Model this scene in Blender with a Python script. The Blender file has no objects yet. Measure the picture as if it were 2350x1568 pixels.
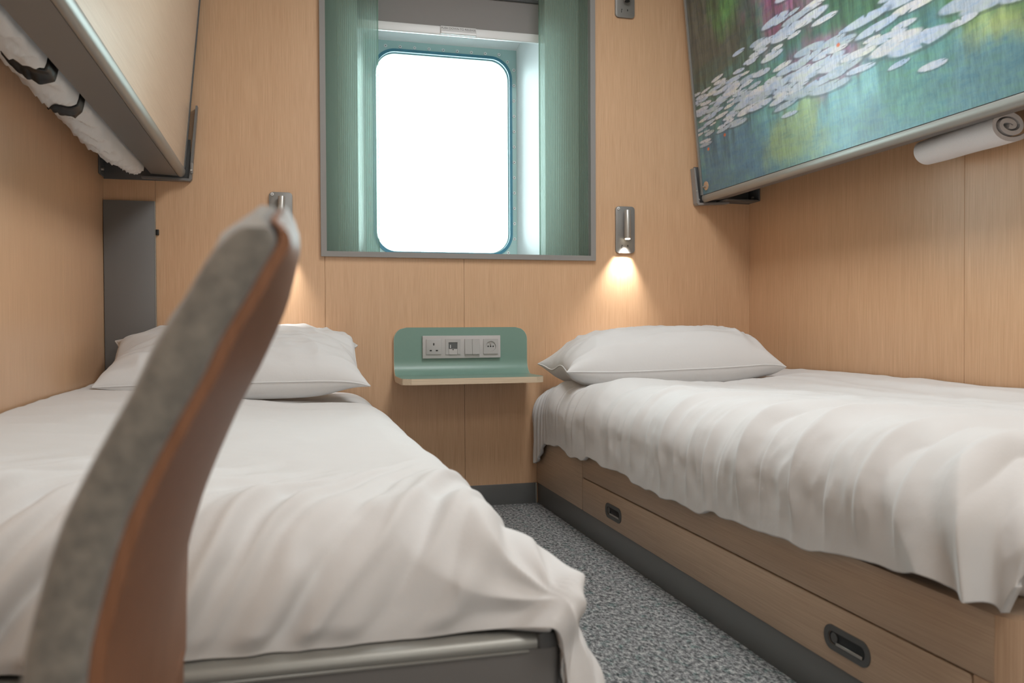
import bpy, bmesh, math, random
import numpy as np
from mathutils import Vector, Matrix

PI = math.pi
SC = bpy.context.scene
COL = SC.collection
rng = np.random.RandomState(7)
random.seed(7)

# ------------------------------------------------------------------ camera
CAM_Y, CAM_Z = -3.072, 0.664
YAW, PITCH, ROLL, FPX = 0.258649, -0.0161273, -0.0048792, 1936.996
fw = Vector((math.sin(YAW)*math.cos(PITCH), math.cos(YAW)*math.cos(PITCH), math.sin(PITCH)))
rt = Vector((math.cos(YAW), -math.sin(YAW), 0))
up = rt.cross(fw)
r2 = rt*math.cos(ROLL) + up*math.sin(ROLL)
u2 = -rt*math.sin(ROLL) + up*math.cos(ROLL)
cd = bpy.data.cameras.new('camera')
cam = bpy.data.objects.new('camera', cd)
COL.objects.link(cam)
cam.matrix_world = Matrix(((r2.x, u2.x, -fw.x, 0), (r2.y, u2.y, -fw.y, CAM_Y), (r2.z, u2.z, -fw.z, CAM_Z), (0, 0, 0, 1)))
cd.sensor_fit = 'HORIZONTAL'
cd.sensor_width = 36
cd.lens = FPX*36/2350
cd.clip_start = 0.02
cd.dof.use_dof = True
cd.dof.focus_distance = 3.0
cd.dof.aperture_fstop = 6.3
SC.camera = cam

# ------------------------------------------------------------------ world, lights, exposure
SC.view_settings.view_transform = 'Standard'
SC.view_settings.look = 'None'
SC.view_settings.gamma = 1
SC.view_settings.use_curve_mapping = False
SC.view_settings.exposure = 0.03
w = bpy.data.worlds.new('overcast_sky')
SC.world = w
w.use_nodes = True
bg = w.node_tree.nodes['Background']
bg.inputs[0].default_value = (0.80, 0.95, 1.0, 1)
bg.inputs[1].default_value = 13.0


YR_L = -3.94


def light(name, typ, loc, energy, color, size=0.3, rot=(0, 0, 0), **kw):
    d = bpy.data.lights.new(name, typ)
    d.energy = energy
    d.color = color
    if typ == 'AREA':
        d.shape = 'RECTANGLE'
        d.size = size
        d.size_y = kw.pop('size_y', size)
    for k, v in kw.items():
        setattr(d, k, v)
    o = bpy.data.objects.new(name, d)
    o.location = loc
    o.rotation_euler = rot
    COL.objects.link(o)
    return o


light('ceiling_light', 'AREA', (0.80, -1.25, 2.19), 21, (0.97, 0.985, 1.0), 0.5, size_y=0.9)
light('ceiling_light', 'AREA', (0.75, -3.2, 2.19), 15, (1.0, 0.97, 0.93), 0.7, size_y=0.7)
light('rear_fill_light', 'AREA', (0.25, YR_L, 1.15), 5, (1.0, 0.975, 0.94), 1.1, rot=(PI/2, 0, 0), size_y=1.9)  # added fill light at the rear wall; no doorway is modelled there
pt = light('window_portal', 'AREA', (0.63, 0.45, 1.40), 1, (1, 1, 1), 0.8, rot=(-PI/2, 0, 0), size_y=1.1)
pt.data.cycles.is_portal = True

# ------------------------------------------------------------------ helpers


def tag(o, label=None, cat=None, group=None, kind=None):
    if label: o['label'] = label
    if cat: o['category'] = cat
    if group: o['group'] = group
    if kind: o['kind'] = kind
    return o


WORLD = {}


def empty(name, loc, label=None, cat=None, group=None, kind=None):
    o = bpy.data.objects.new(name, None)
    o.location = loc
    o.empty_display_size = 0.05
    COL.objects.link(o)
    WORLD[o.name] = Vector(loc)
    return tag(o, label, cat, group, kind)


def put(name, me, mat, parent=None, smooth=False, origin=None):
    """link a mesh whose vertices are in world coordinates"""
    base = WORLD[parent.name] if parent else Vector((0, 0, 0))
    org = base if parent else (Vector(origin) if origin else Vector((0, 0, 0)))
    me.transform(Matrix.Translation(-org))
    if smooth:
        me.polygons.foreach_set('use_smooth', [True]*len(me.polygons))
    o = bpy.data.objects.new(name, me)
    if parent: o.parent = parent
    else: o.location = org
    COL.objects.link(o)
    WORLD[o.name] = org
    mats = mat if isinstance(mat, (list, tuple)) else [mat]
    for m in mats: me.materials.append(m)
    return o


def obj(name, bm, mat, parent=None, smooth=False, angle=None, origin=None):
    bmesh.ops.recalc_face_normals(bm, faces=bm.faces)
    me = bpy.data.meshes.new(name)
    bm.to_mesh(me)
    bm.free()
    o = put(name, me, mat, parent, smooth or angle is not None, origin)
    if angle is not None:
        me.set_sharp_from_angle(angle=angle)
    return o


def pydata(name, v, f, mat, parent=None, smooth=True, origin=None):
    me = bpy.data.meshes.new(name)
    me.from_pydata([tuple(map(float, p)) for p in v], [], f)
    me.update()
    return put(name, me, mat, parent, smooth, origin)


def add_box(bm, lo, hi, bev=0, seg=2):
    lo, hi = Vector(lo), Vector(hi)
    c = (lo+hi)/2
    s = hi-lo
    r = bmesh.ops.create_cube(bm, size=1, matrix=Matrix.Translation(c) @ Matrix.Diagonal((s.x, s.y, s.z, 1)))
    if bev:
        es = list({e for v in r['verts'] for e in v.link_edges})
        bmesh.ops.bevel(bm, geom=es, offset=bev, segments=seg, profile=0.5, affect='EDGES')
    return bm


def box(name, lo, hi, mat, parent=None, bev=0.002, seg=2):
    bm = bmesh.new()
    add_box(bm, lo, hi, bev, seg)
    return obj(name, bm, mat, parent, angle=0.7, origin=lo if not parent else None)


AX = {'x': lambda u, v, t: (t, u, v), 'y': lambda u, v, t: (u, t, v), 'z': lambda u, v, t: (u, v, t)}


def add_prism(bm, pts, axis, t0, t1, bev=0, seg=2):
    f = AX[axis]
    a = [bm.verts.new(f(u, v, t0)) for u, v in pts]
    b = [bm.verts.new(f(u, v, t1)) for u, v in pts]
    n = len(pts)
    fa = bm.faces.new(a)
    fb = bm.faces.new(b[::-1])
    for i in range(n):
        bm.faces.new((a[i], b[i], b[(i+1) % n], a[(i+1) % n]))
    if bev:
        es = list(fa.edges)+list(fb.edges)
        bmesh.ops.bevel(bm, geom=es, offset=bev, segments=seg, profile=0.5, affect='EDGES')
    return bm


def prism(name, pts, axis, t0, t1, mat, parent=None, bev=0, angle=0.6, seg=2):
    bm = bmesh.new()
    add_prism(bm, pts, axis, t0, t1, bev, seg)
    return obj(name, bm, mat, parent, angle=angle)


def rrect(x0, x1, z0, z1, r, n=8):
    if not isinstance(r, (tuple, list)): r = (r, r, r, r)   # bl br tr tl
    pts = []
    for (cx, cz, a0, rr) in ((x0+r[0], z0+r[0], PI, r[0]), (x1-r[1], z0+r[1], 1.5*PI, r[1]), (x1-r[2], z1-r[2], 0, r[2]), (x0+r[3], z1-r[3], .5*PI, r[3])):
        if rr < 1e-6:
            pts.append((cx, cz))
            continue
        for i in range(n+1):
            a = a0+.5*PI*i/n
            pts.append((cx+rr*math.cos(a), cz+rr*math.sin(a)))
    return pts


def add_ring(bm, outer, inner, axis, t0, t1):
    """plate with a hole; outer and inner have the same number of points"""
    f = AX[axis]
    n = len(outer)
    A = [[bm.verts.new(f(u, v, t)) for u, v in P] for t in (t0, t1) for P in (outer, inner)]
    o0, i0, o1, i1 = A
    for k in range(n):
        j = (k+1) % n
        bm.faces.new((o0[k], o0[j], i0[j], i0[k]))
        bm.faces.new((o1[k], i1[k], i1[j], o1[j]))
        bm.faces.new((o0[k], o1[k], o1[j], o0[j]))
        bm.faces.new((i0[k], i0[j], i1[j], i1[k]))
    return bm


def ring(name, outer, inner, axis, t0, t1, mat, parent=None):
    bm = bmesh.new()
    add_ring(bm, outer, inner, axis, t0, t1)
    return obj(name, bm, mat, parent, angle=0.6)


def add_cyl(bm, p, d, r, h, n=20, r2_=None):
    d = Vector(d).normalized()
    q = Vector((0, 0, 1)).rotation_difference(d).to_matrix().to_4x4()
    c = Vector(p)+d*h/2
    bmesh.ops.create_cone(bm, cap_ends=True, segments=n, radius1=r, radius2=r if r2_ is None else r2_, depth=h, matrix=Matrix.Translation(c) @ q)
    return bm


def cyl(name, p, d, r, h, mat, parent=None, n=20, r2_=None, bev=0):
    bm = bmesh.new()
    add_cyl(bm, p, d, r, h, n, r2_)
    if bev:
        es = [e for e in bm.edges if len(e.link_faces) == 2 and any(len(f.verts) > 4 for f in e.link_faces)]
        bmesh.ops.bevel(bm, geom=es, offset=bev, segments=2, profile=0.5, affect='EDGES')
    return obj(name, bm, mat, parent, angle=0.6)


def grid_faces(nu, nv, off=0, closed_u=False):
    F = []
    for i in range(nu-1 if not closed_u else nu):
        i2 = (i+1) % nu
        for j in range(nv-1):
            F.append((off+i*nv+j, off+i2*nv+j, off+i2*nv+j+1, off+i*nv+j+1))
    return F


def vnoise(x, y, seed=0):
    """smooth value noise in [-1,1]"""
    T = np.random.RandomState(seed).rand(64, 64)*2-1
    x = np.asarray(x, float)
    y = np.asarray(y, float)
    xi = np.floor(x).astype(int)
    yi = np.floor(y).astype(int)
    fx = x-xi
    fy = y-yi
    fx = fx*fx*fx*(fx*(fx*6-15)+10)
    fy = fy*fy*fy*(fy*(fy*6-15)+10)
    g = lambda a, b: T[a % 64, b % 64]
    return (g(xi, yi)*(1-fx)+g(xi+1, yi)*fx)*(1-fy)+(g(xi, yi+1)*(1-fx)+g(xi+1, yi+1)*fx)*fy


def fbm(x, y, seed=0, o=3):
    s = 0
    a = 1
    for k in range(o):
        s = s+a*vnoise(x*2**k, y*2**k, seed+k)
        a *= .5
    return s


def ridge(ph, sharp=2.0):
    """cloth-fold profile: rounded crest, sharper valley, period 1"""
    t = ph-np.floor(ph)
    return 1-2*np.abs(np.sin(PI*(t-.5)))**sharp


def sstep(a, b, x):
    t = np.clip((x-a)/(b-a), 0, 1)
    return t*t*(3-2*t)


# ------------------------------------------------------------------ materials


def srgb(r, g, b):
    f = lambda c: (c/255/12.92) if c/255 <= .04045 else ((c/255+.055)/1.055)**2.4
    return (f(r), f(g), f(b), 1)


def mat(name, col, rough=0.5, metal=0.0, spec=0.5, **kw):
    m = bpy.data.materials.new(name)
    m.use_nodes = True
    b = m.node_tree.nodes['Principled BSDF']
    b.inputs['Base Color'].default_value = col
    b.inputs['Roughness'].default_value = rough
    b.inputs['Metallic'].default_value = metal
    b.inputs['Specular IOR Level'].default_value = spec
    for k, v in kw.items():
        b.inputs[k].default_value = v
    return m


def nodes(m):
    nt = m.node_tree
    return nt, nt.nodes, nt.links, nt.nodes['Principled BSDF']


def coords(m, scale, rot=(0, 0, 0)):
    nt, N, L, b = nodes(m)
    geo = N.new('ShaderNodeNewGeometry')
    mp = N.new('ShaderNodeMapping')
    mp.inputs['Scale'].default_value = scale
    mp.inputs['Rotation'].default_value = rot
    L.new(geo.outputs['Position'], mp.inputs['Vector'])
    return mp.outputs[0]


def add_bump(m, src, strength=.2, dist=.002):
    nt, N, L, b = nodes(m)
    bp = N.new('ShaderNodeBump')
    bp.inputs['Strength'].default_value = strength
    bp.inputs['Distance'].default_value = dist
    L.new(src, bp.inputs['Height'])
    L.new(bp.outputs[0], b.inputs['Normal'])


def ramp(m, src, stops):
    nt, N, L, b = nodes(m)
    r = N.new('ShaderNodeValToRGB')
    e = r.color_ramp.elements
    while len(e) < len(stops): e.new(0.5)
    for k, (p, c) in enumerate(stops):
        e[k].position = p
        e[k].color = c
    L.new(src, r.inputs[0])
    return r.outputs[0]


def noise(m, vec, scale=1.0, detail=4, rough=.6, dist=0):
    nt, N, L, b = nodes(m)
    n = N.new('ShaderNodeTexNoise')
    n.inputs['Scale'].default_value = scale
    n.inputs['Detail'].default_value = detail
    n.inputs['Roughness'].default_value = rough
    n.inputs['Distortion'].default_value = dist
    L.new(vec, n.inputs['Vector'])
    return n.outputs['Fac']


def veneer(name, dark, lite, grain='z', rough=.42):
    """oak veneer, fine straight grain along one axis"""
    m = mat(name, lite, rough)
    nt, N, L, b = nodes(m)
    k = {'z': (1, 1, .018), 'y': (1, .018, 1), 'x': (.018, 1, 1)}[grain]
    v = coords(m, k)
    a = noise(m, v, 430, 3, .6)
    c = noise(m, coords(m, tuple(q if q > .5 else .06 for q in k)), 26, 3, .6)
    mx = N.new('ShaderNodeMath')
    mx.operation = 'MULTIPLY_ADD'
    mx.inputs[1].default_value = .8
    L.new(a, mx.inputs[0])
    m2 = N.new('ShaderNodeMath')
    m2.operation = 'MULTIPLY'
    m2.inputs[1].default_value = .2
    L.new(c, m2.inputs[0])
    L.new(m2.outputs[0], mx.inputs[2])
    mid = tuple((d+l)/2 for d, l in zip(dark, lite))
    L.new(ramp(m, mx.outputs[0], [(.22, dark), (.5, mid), (.78, lite)]), b.inputs['Base Color'])
    add_bump(m, a, .06, .0005)
    return m


OAK = veneer('oak_veneer', srgb(187, 147, 112), srgb(219, 181, 145), 'z', .35)
OAK_H = veneer('oak_veneer_level_grain', srgb(168, 144, 122), srgb(200, 177, 153), 'y')
OAK_END = veneer('oak_veneer_end', srgb(168, 138, 112), srgb(204, 172, 142), 'z')
OAK_PALE = veneer('oak_veneer_pale', srgb(196, 172, 148), srgb(218, 197, 174), 'y', .30)
JOINT = mat('joint_shadow_gap', srgb(150, 116, 86), .8)
GREY = mat('grey_lacquer', srgb(112, 110, 108), .45)
GREY_D = mat('dark_grey_metal', srgb(90, 91, 91), .45, .1)
GREY_W = mat('grey_window_frame', srgb(138, 135, 132), .42)
ALU = mat('satin_aluminium', srgb(156, 156, 151), .42, .5)
STEEL = mat('brushed_steel', srgb(178, 174, 168), .36, .6)
STEEL_D = mat('brushed_plate', srgb(134, 131, 127), .42, .3)
SKIRT = mat('skirting_metal', srgb(118, 119, 118), .34, .35)
BLACK = mat('black_plastic', srgb(16, 16, 17), .45)
WHITE = mat('white_plastic', srgb(222, 221, 220), .35)
WHITE_M = mat('white_paint', srgb(225, 228, 228), .45)
STEEL_TEAL = mat('steel_teal_reflection', srgb(176, 206, 204), .38, .15)  # bare steel; teal reflection of the curtains is put into its base colour
GASK = mat('blue_rubber_seal', srgb(70, 130, 152), .3)
SEAT_G = mat('socket_grey', srgb(176, 173, 171), .38)
SEAT_W = mat('socket_frame_grey', srgb(186, 182, 180), .38)
PAINTG = mat('sage_green_laminate', srgb(118, 148, 136), .36)
PLY = veneer('birch_ply_edge', srgb(190, 166, 138), srgb(228, 210, 184), 'x', .5)
PRINT = mat('grey_print', srgb(120, 118, 118), .6)

# linen
LINEN = mat('white_cotton', srgb(216, 215, 214), .85, 0, .2)
nt, N, L, b = nodes(LINEN)
b.inputs['Sheen Weight'].default_value = .12
add_bump(LINEN, noise(LINEN, coords(LINEN, (1, 1, 1)), 55, 5, .6), .10, .004)
TOWEL = mat('white_terry', srgb(226, 226, 228), .95, 0, .1)
add_bump(TOWEL, noise(TOWEL, coords(TOWEL, (1, 1, 1)), 420, 3, .7), .5, .003)

# carpet
CARPET = mat('flecked_loop_carpet', srgb(110, 112, 112), .95, 0, .1)
nt, N, L, b = nodes(CARPET)
v = coords(CARPET, (1, .55, 1), (0, 0, .5))
n1 = noise(CARPET, v, 120, 6, .78)
n2 = noise(CARPET, coords(CARPET, (1, .7, 1)), 45, 4, .7)
c1 = ramp(CARPET, n1, [(.36, srgb(58, 58, 60)), (.46, srgb(112, 112, 113)), (.54, srgb(158, 158, 158)), (.64, srgb(204, 202, 198))])
c2 = ramp(CARPET, n2, [(.52, (0, 0, 0, 1)), (.72, (1, 1, 1, 1))])
mx = N.new('ShaderNodeMix')
mx.data_type = 'RGBA'
mx.blend_type = 'MULTIPLY'
mx.inputs['B'].default_value = srgb(168, 208, 203)
L.new(c2, mx.inputs['Factor'])
L.new(c1, mx.inputs['A'])
L.new(mx.outputs['Result'], b.inputs['Base Color'])
add_bump(CARPET, n1, .8, .006)

# chair fabrics
FELT = mat('mottled_grey_felt', srgb(86, 85, 83), .9, 0, .15)
nt, N, L, b = nodes(FELT)
v = coords(FELT, (1, 1, 1))
L.new(ramp(FELT, noise(FELT, v, 120, 5, .6), [(.3, srgb(104, 101, 95)), (.7, srgb(134, 129, 120))]), b.inputs['Base Color'])
b.inputs['Sheen Weight'].default_value = .6
add_bump(FELT, noise(FELT, v, 500, 3, .7), .4, .002)
WALNUT = veneer('walnut_shell', srgb(116, 80, 58), srgb(142, 101, 76), 'z', .5)
nodes(WALNUT)[3].inputs['Specular IOR Level'].default_value = .15

# sheer pleated curtain: thin cloth, part see-through, part light-passing
CURT = bpy.data.materials.new('sheer_teal_cloth')
CURT.use_nodes = True
nt = CURT.node_tree
N, L = nt.nodes, nt.links
for n in list(N): N.remove(n)
out = N.new('ShaderNodeOutputMaterial')
dif = N.new('ShaderNodeBsdfDiffuse')
trl = N.new('ShaderNodeBsdfTranslucent')
trp = N.new('ShaderNodeBsdfTransparent')
dif.inputs[0].default_value = srgb(146, 162, 146)
trl.inputs[0].default_value = srgb(158, 178, 169)
trp.inputs[0].default_value = srgb(210, 222, 213)
m1 = N.new('ShaderNodeMixShader')
m1.inputs[0].default_value = .5
m2 = N.new('ShaderNodeMixShader')
m2.inputs[0].default_value = .50
L.new(dif.outputs[0], m1.inputs[1])
L.new(trl.outputs[0], m1.inputs[2])
L.new(m1.outputs[0], m2.inputs[1])
L.new(trp.outputs[0], m2.inputs[2])
L.new(m2.outputs[0], out.inputs[0])

# pane glass
GLASS = bpy.data.materials.new('window_glass')
GLASS.use_nodes = True
nt = GLASS.node_tree
N, L = nt.nodes, nt.links
for n in list(N): N.remove(n)
out = N.new('ShaderNodeOutputMaterial')
trp = N.new('ShaderNodeBsdfTransparent')
trp.inputs[0].default_value = (.93, .98, .97, 1)
gls = N.new('ShaderNodeBsdfGlossy')
gls.inputs['Roughness'].default_value = .02
fr = N.new('ShaderNodeFresnel')
fr.inputs[0].default_value = 1.5
mm = N.new('ShaderNodeMixShader')
L.new(fr.outputs[0], mm.inputs[0])
L.new(trp.outputs[0], mm.inputs[1])
L.new(gls.outputs[0], mm.inputs[2])
L.new(mm.outputs[0], out.inputs[0])

BLIND = mat('grey_blackout_cloth', srgb(140, 136, 134), .8)
add_bump(BLIND, noise(BLIND, coords(BLIND, (1, 1, 1)), 700, 2, .6), .2, .001)


def emit(name, col, s):
    m = mat(name, col, .3)
    b = m.node_tree.nodes['Principled BSDF']
    b.inputs['Emission Color'].default_value = col
    b.inputs['Emission Strength'].default_value = s
    return m


LENS = emit('lit_lamp_lens', (1, .86, .62, 1), 14)

# ------------------------------------------------------------------ room shell
XL, XR, ZC, YR = -0.593, 1.810, 2.20, -3.95
G = 0.0004   # half joint

wb = empty('wall_back', (0.6, 0.03, 0), kind='structure')
seams = [(XL-.03, -.4316), (-.4316, .1268)]
for a, c in seams:
    box('wall_panel', (a+G, 0, 0), (c-G, .004, ZC), OAK, wb, .0008, 1)
box('wall_panel', (.1268+G, 0, 0), (.6302-G, .004, .93), OAK, wb, .0008, 1)
box('wall_panel', (.1268+G, 0, 2.0), (.6302-G, .004, ZC), OAK, wb, .0008, 1)
prism('wall_panel', [(.6302+G, 0), (1.6653-G, 0), (1.6653-G, ZC), (.6302+G, ZC), (.6302+G, 2.0), (1.135, 2.0), (1.135, .93), (.6302+G, .93)], 'y', 0, .004, OAK, wb)
box('wall_panel', (1.6653+G, 0, 0), (XR+.03, .004, ZC), OAK, wb, .0008, 1)
ring('wall_backing', rrect(XL-.05, XR+.05, 0, ZC, 0), rrect(.1268, 1.135, .93, 2.0, 0), 'y', .0042, .05, JOINT, wb)

wl = empty('wall_left', (XL, -1.9, 0), kind='structure')
for a, c in ((-.5292, 0), (-1.7, -.5292), (-2.87, -1.7), (YR, -2.87)):
    box('wall_panel', (XL-.004, a+G, 0), (XL, c-G, ZC), OAK, wl, .0008, 1)
box('wall_backing', (XL-.05, YR, 0), (XL-.0042, 0, ZC), JOINT, wl, 0)
wr = empty('wall_right', (XR, -1.9, 0), kind='structure')
for a, c in ((-1.1309, 0), (-2.30, -1.1309), (YR, -2.30)):
    box('wall_panel', (XR, a+G, 0), (XR+.004, c-G, ZC), OAK, wr, .0008, 1)
box('wall_backing', (XR+.0042, YR, 0), (XR+.05, 0, ZC), JOINT, wr, 0)
tag(box('wall_front', (XL-.05, YR-.05, 0), (XR+.05, YR, ZC), WHITE_M, None, 0), kind='structure')
tag(box('floor', (XL-.05, YR-.05, -.05), (XR+.05, .05, 0), CARPET, None, 0), kind='structure')
tag(box('ceiling', (XL-.05, YR-.05, ZC), (XR+.05, .7, ZC+.05), WHITE_M, None, 0), kind='structure')
bb = empty('baseboard_back', (.4, -.004, 0), kind='structure')
box('skirting_strip', (XL, -.008, 0), (.9055, -.0005, .0765), SKIRT, bb, .001)
box('corner_bead', (.9000, -.012, 0), (.9045, -.0082, .0765), ALU, bb, .001)

# ------------------------------------------------------------------ window
wi = empty('window_1', (.63, .0, .93), kind='structure')
# deep grey frame, an L-profile: face on the wall plus lining into the niche
ring('frame', rrect(.1133, 1.1445, .9205, 2.02, 0), rrect(.1333, 1.1245, .9395, 2.0, 0), 'y', -.014, -.0005, GREY_W, wi)
ring('frame_lining', rrect(.1275, 1.1305, .9337, 2.0, 0), rrect(.1333, 1.1245, .9395, 1.995, 0), 'y', 0, .125, GREY_W, wi)
# panel at the back of the curtain niche with the opening of the deep reveal
XRL, XRR, ZRB, ZRT = .245, 1.000, .950, 1.960
ring('niche_panel', rrect(.1275, 1.1305, .9337, 2.0, 0), rrect(XRL, XRR, ZRB, ZRT, 0), 'y', .125, .135, WHITE_M, wi)
# splayed deep reveal
Yp = .43
def quad(name, p, m, par, th):
    bm = bmesh.new()
    a = [bm.verts.new(q) for q in p]
    f = bm.faces.new(a)
    f.normal_update()
    nrm = f.normal.copy()
    b_ = [bm.verts.new(Vector(q)+nrm*th) for q in p]
    bm.faces.new(b_[::-1])
    for i in range(4):
        bm.faces.new((a[i], a[(i+1) % 4], b_[(i+1) % 4], b_[i]))
    return obj(name, bm, m, par)
xl2, xr2, zb2, zt2 = .300, .963, .945, 1.849
quad('reveal_side', [(XRR, .135, ZRB), (xr2, Yp, zb2), (xr2, Yp, zt2), (XRR, .135, ZRT)], WHITE_M, wi, -.012)
quad('reveal_side', [(XRL, .135, ZRT), (xl2, Yp, zt2), (xl2, Yp, zb2), (XRL, .135, ZRB)], WHITE_M, wi, -.012)
quad('reveal_head', [(XRL, .135, ZRT), (XRR, .135, ZRT), (xr2, Yp, zt2), (xl2, Yp, zt2)], WHITE_M, wi, .012)
quad('reveal_sill', [(XRL, .135, ZRB), (xl2, Yp, zb2), (xr2, Yp, zb2), (XRR, .135, ZRB)], WHITE_M, wi, .012)
# steel plate with the rounded pane
gx0, gx1, gz0, gz1 = .357, .915, .985, 1.800
ring('porthole_plate', rrect(.27, .985, .93, 1.88, 0.001, 12), rrect(gx0-.012, gx1+.012, gz0-.012, gz1+.012, .092, 12), 'y', Yp, Yp+.006, STEEL_TEAL, wi)
ring('rubber_seal', rrect(gx0-.016, gx1+.016, gz0-.016, gz1+.016, .094, 12), rrect(gx0-.004, gx1+.004, gz0-.004, gz1+.004, .084, 12), 'y', Yp-.006, Yp+.012, GASK, wi)
ring('porthole_rim', rrect(gx0-.012, gx1+.012, gz0-.012, gz1+.012, .092, 12), rrect(gx0, gx1, gz0, gz1, .08, 12), 'y', Yp+.013, Yp+.055, STEEL_TEAL, wi)
prism('pane', rrect(gx0-.008, gx1+.008, gz0-.008, gz1+.008, .086, 12), 'y', Yp+.030, Yp+.036, GLASS, wi)
# ring of bolts round the plate
bx0, bx1, bz0, bz1 = .327, .940, .957, 1.826
spots = []
for k in range(9): spots.append((.395+(.875-.395)*k/8, bz1))
for k in range(12):
    z = 1.045+(1.765-1.045)*k/11
    spots += [(bx1, z), (bx0, z)]
for k in range(8): spots.append((.395+(.875-.395)*k/7, bz0))
spots += [(.912, 1.798), (.355, 1.798), (.355, .972), (.912, .985)]
def bolt_mesh():
    bm = bmesh.new()
    add_cyl(bm, (0, 0, 0), (0, -1, 0), .0074, .0028, 14, .0060)
    add_cyl(bm, (0, -.0024, 0), (0, -1, 0), .0022, .0008, 8)
    me = bpy.data.meshes.new('bolt')
    bmesh.ops.recalc_face_normals(bm, faces=bm.faces)
    bm.to_mesh(me)
    bm.free()
    me.materials.append(WHITE_M)
    me.materials.append(GREY_D)
    for p in me.polygons:
        if abs(p.center.y) > .0030: p.material_index = 1
    return me
bme = bolt_mesh()
wbase = WORLD[wi.name]
for x, z in spots:
    o = bpy.data.objects.new('bolt', bme)
    COL.objects.link(o)
    o.parent = wi
    o.location = Vector((x, Yp, z))-wbase

# roller blind in the head of the reveal
rb = empty('roller_blind', (.62, .15, 1.80), 'grey roller blind drawn up above the porthole, with white bottom bar', 'blind')
box('blind_cloth', (.249, .149, 1.815), (.996, .1505, 1.953), BLIND, rb, 0)
bm = bmesh.new()
add_prism(bm, rrect(.143, .157, 1.790, 1.824, .004, 4), 'x', .247, .998)
obj('bottom_bar', bm, WHITE, rb, angle=.6)
box('roller_housing', (.249, .137, 1.9435), (.996, .20, 1.956), GREY_D, rb, .003)
bm = bmesh.new()
add_prism(bm, [(.1425, 1.822), (.136, 1.822), (.134, 1.806), (.128, 1.800), (.128, 1.793), (.133, 1.790), (.1425, 1.792)], 'x', .573, .711, .001, 1)
tab = obj('release_tab', bm, WHITE, rb, angle=.5)


def text(name, body, loc, size, m, parent, rot=(PI/2, 0, 0), ext=.0003, width=None):
    c = bpy.data.curves.new(name, 'FONT')
    c.body = body
    c.size = size
    c.extrude = ext
    c.align_x = 'CENTER'
    c.align_y = 'CENTER'
    c.materials.append(m)
    tmp = bpy.data.objects.new('tmp', c)
    COL.objects.link(tmp)
    bpy.context.view_layer.update()
    me = bpy.data.meshes.new_from_object(tmp.evaluated_get(bpy.context.evaluated_depsgraph_get()))
    bpy.data.objects.remove(tmp)
    bpy.data.curves.remove(c)
    me.name = name
    if not me.materials: me.materials.append(m)
    o = bpy.data.objects.new(name, me)
    COL.objects.link(o)
    o.parent = parent
    o.rotation_euler = rot
    o.location = Vector(loc)-WORLD[parent.name]
    return o


t_ = text('lettering', 'PUSH DOWN TO RELEASE', (.642, .1347, 1.8135), .0115, PRINT, tab, rot=(PI/2-.11, 0, 0))

# sheer ribbed curtains, one each side of the niche
def curtain(name, folds, y0, label):
    t = empty(name, (folds[0][0], y0, .945), label, 'curtain', 'sheer curtains at the window')
    # folds: list of (x, y) plan way-points of the cloth; fine ribs added along it
    P = [Vector((x, y, 0)) for x, y in folds]
    pts = []
    for a, c in zip(P[:-1], P[1:]):
        Ln = (c-a).length
        n = max(2, int(Ln/.0033))
        d = (c-a).normalized()
        nr = Vector((-d.y, d.x, 0))
        for k in range(n):
            q = a+(c-a)*k/n
            s = (0.0013 if k % 2 else -0.0013)
            pts.append(q+nr*s)
    pts.append(P[-1])
    zs = [.9405, 1.2, 1.6, 1.992]
    V = [(p.x, p.y, z) for p in pts for z in zs]
    F = grid_faces(len(pts), len(zs))
    pydata('cloth', V, F, CURT, t, False)
    return t
cl = curtain('sheer_curtain', [(.1345, .085), (.176, .030), (.322, .034)], .05, 'teal ribbed sheer curtain left of the porthole')
cr = curtain('sheer_curtain', [(1.1235, .012), (1.062, .034), (1.0, .040), (.935, .030)], .05, 'teal ribbed sheer curtain right of the porthole, over the white reveal')
for t, x in ((cl, .3225), (cr, .9345)):
    box('hem_edge', (x-.0015, .028, .9405), (x+.0015, .036, 1.992), CURT, t, 0)

# ------------------------------------------------------------------ right bed
BX = .9057
rbed = empty('drawer_bed', (1.36, -1.1, 0), 'oak bed base with drawer and grey plinth under the right-hand bed', 'bed')
YF = -2.185
# carcass with rounded foot corner
def plan_box(x0, x1, y0, y1, r):
    return rrect(x0, x1, y0, y1, (r, .002, .002, .002), 8)
bm = bmesh.new()
add_prism(bm, plan_box(BX+.004, XR-.004, YF, -.004, .03), 'z', .185, .278)
add_prism(bm, plan_box(BX+.024, XR-.004, YF+.004, -.004, .02), 'z', .078, .185)
obj('carcass', bm, OAK_H, rbed, angle=.5)
box('front_panel', (BX, -.5185, .0785), (BX+.02, -.006, .2785), OAK_H, rbed, .001)
box('front_rail', (BX, -2.155, .1855), (BX+.0205, -.5225, .2785), OAK_H, rbed, .001)
dr = prism('drawer', rrect(-2.1155, -.5225, .0785, .1815, .006, 4), 'x', BX, BX+.02, OAK_H, rbed, .001)
bm = bmesh.new()
add_prism(bm, [(BX, -2.1195), (BX+.02, -2.1195), (BX+.035, -2.17), (BX+.06, YF-.004), (BX+.03, YF-.004), (BX+.009, YF+.006), (BX, YF+.03)], 'z', .0785, .1845)
add_prism(bm, [(BX, -2.1555), (BX+.02, -2.1555), (BX+.035, -2.17), (BX+.06, YF-.004), (BX+.03, YF-.004), (BX+.009, YF+.006), (BX, YF+.03)], 'z', .1845, .2785)
obj('corner_post', bm, OAK_END, rbed, angle=.9)
box('foot_panel', (BX+.061, YF-.004, .0785), (XR-.006, YF+.001, .2785), OAK_END, rbed, .001)
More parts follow.
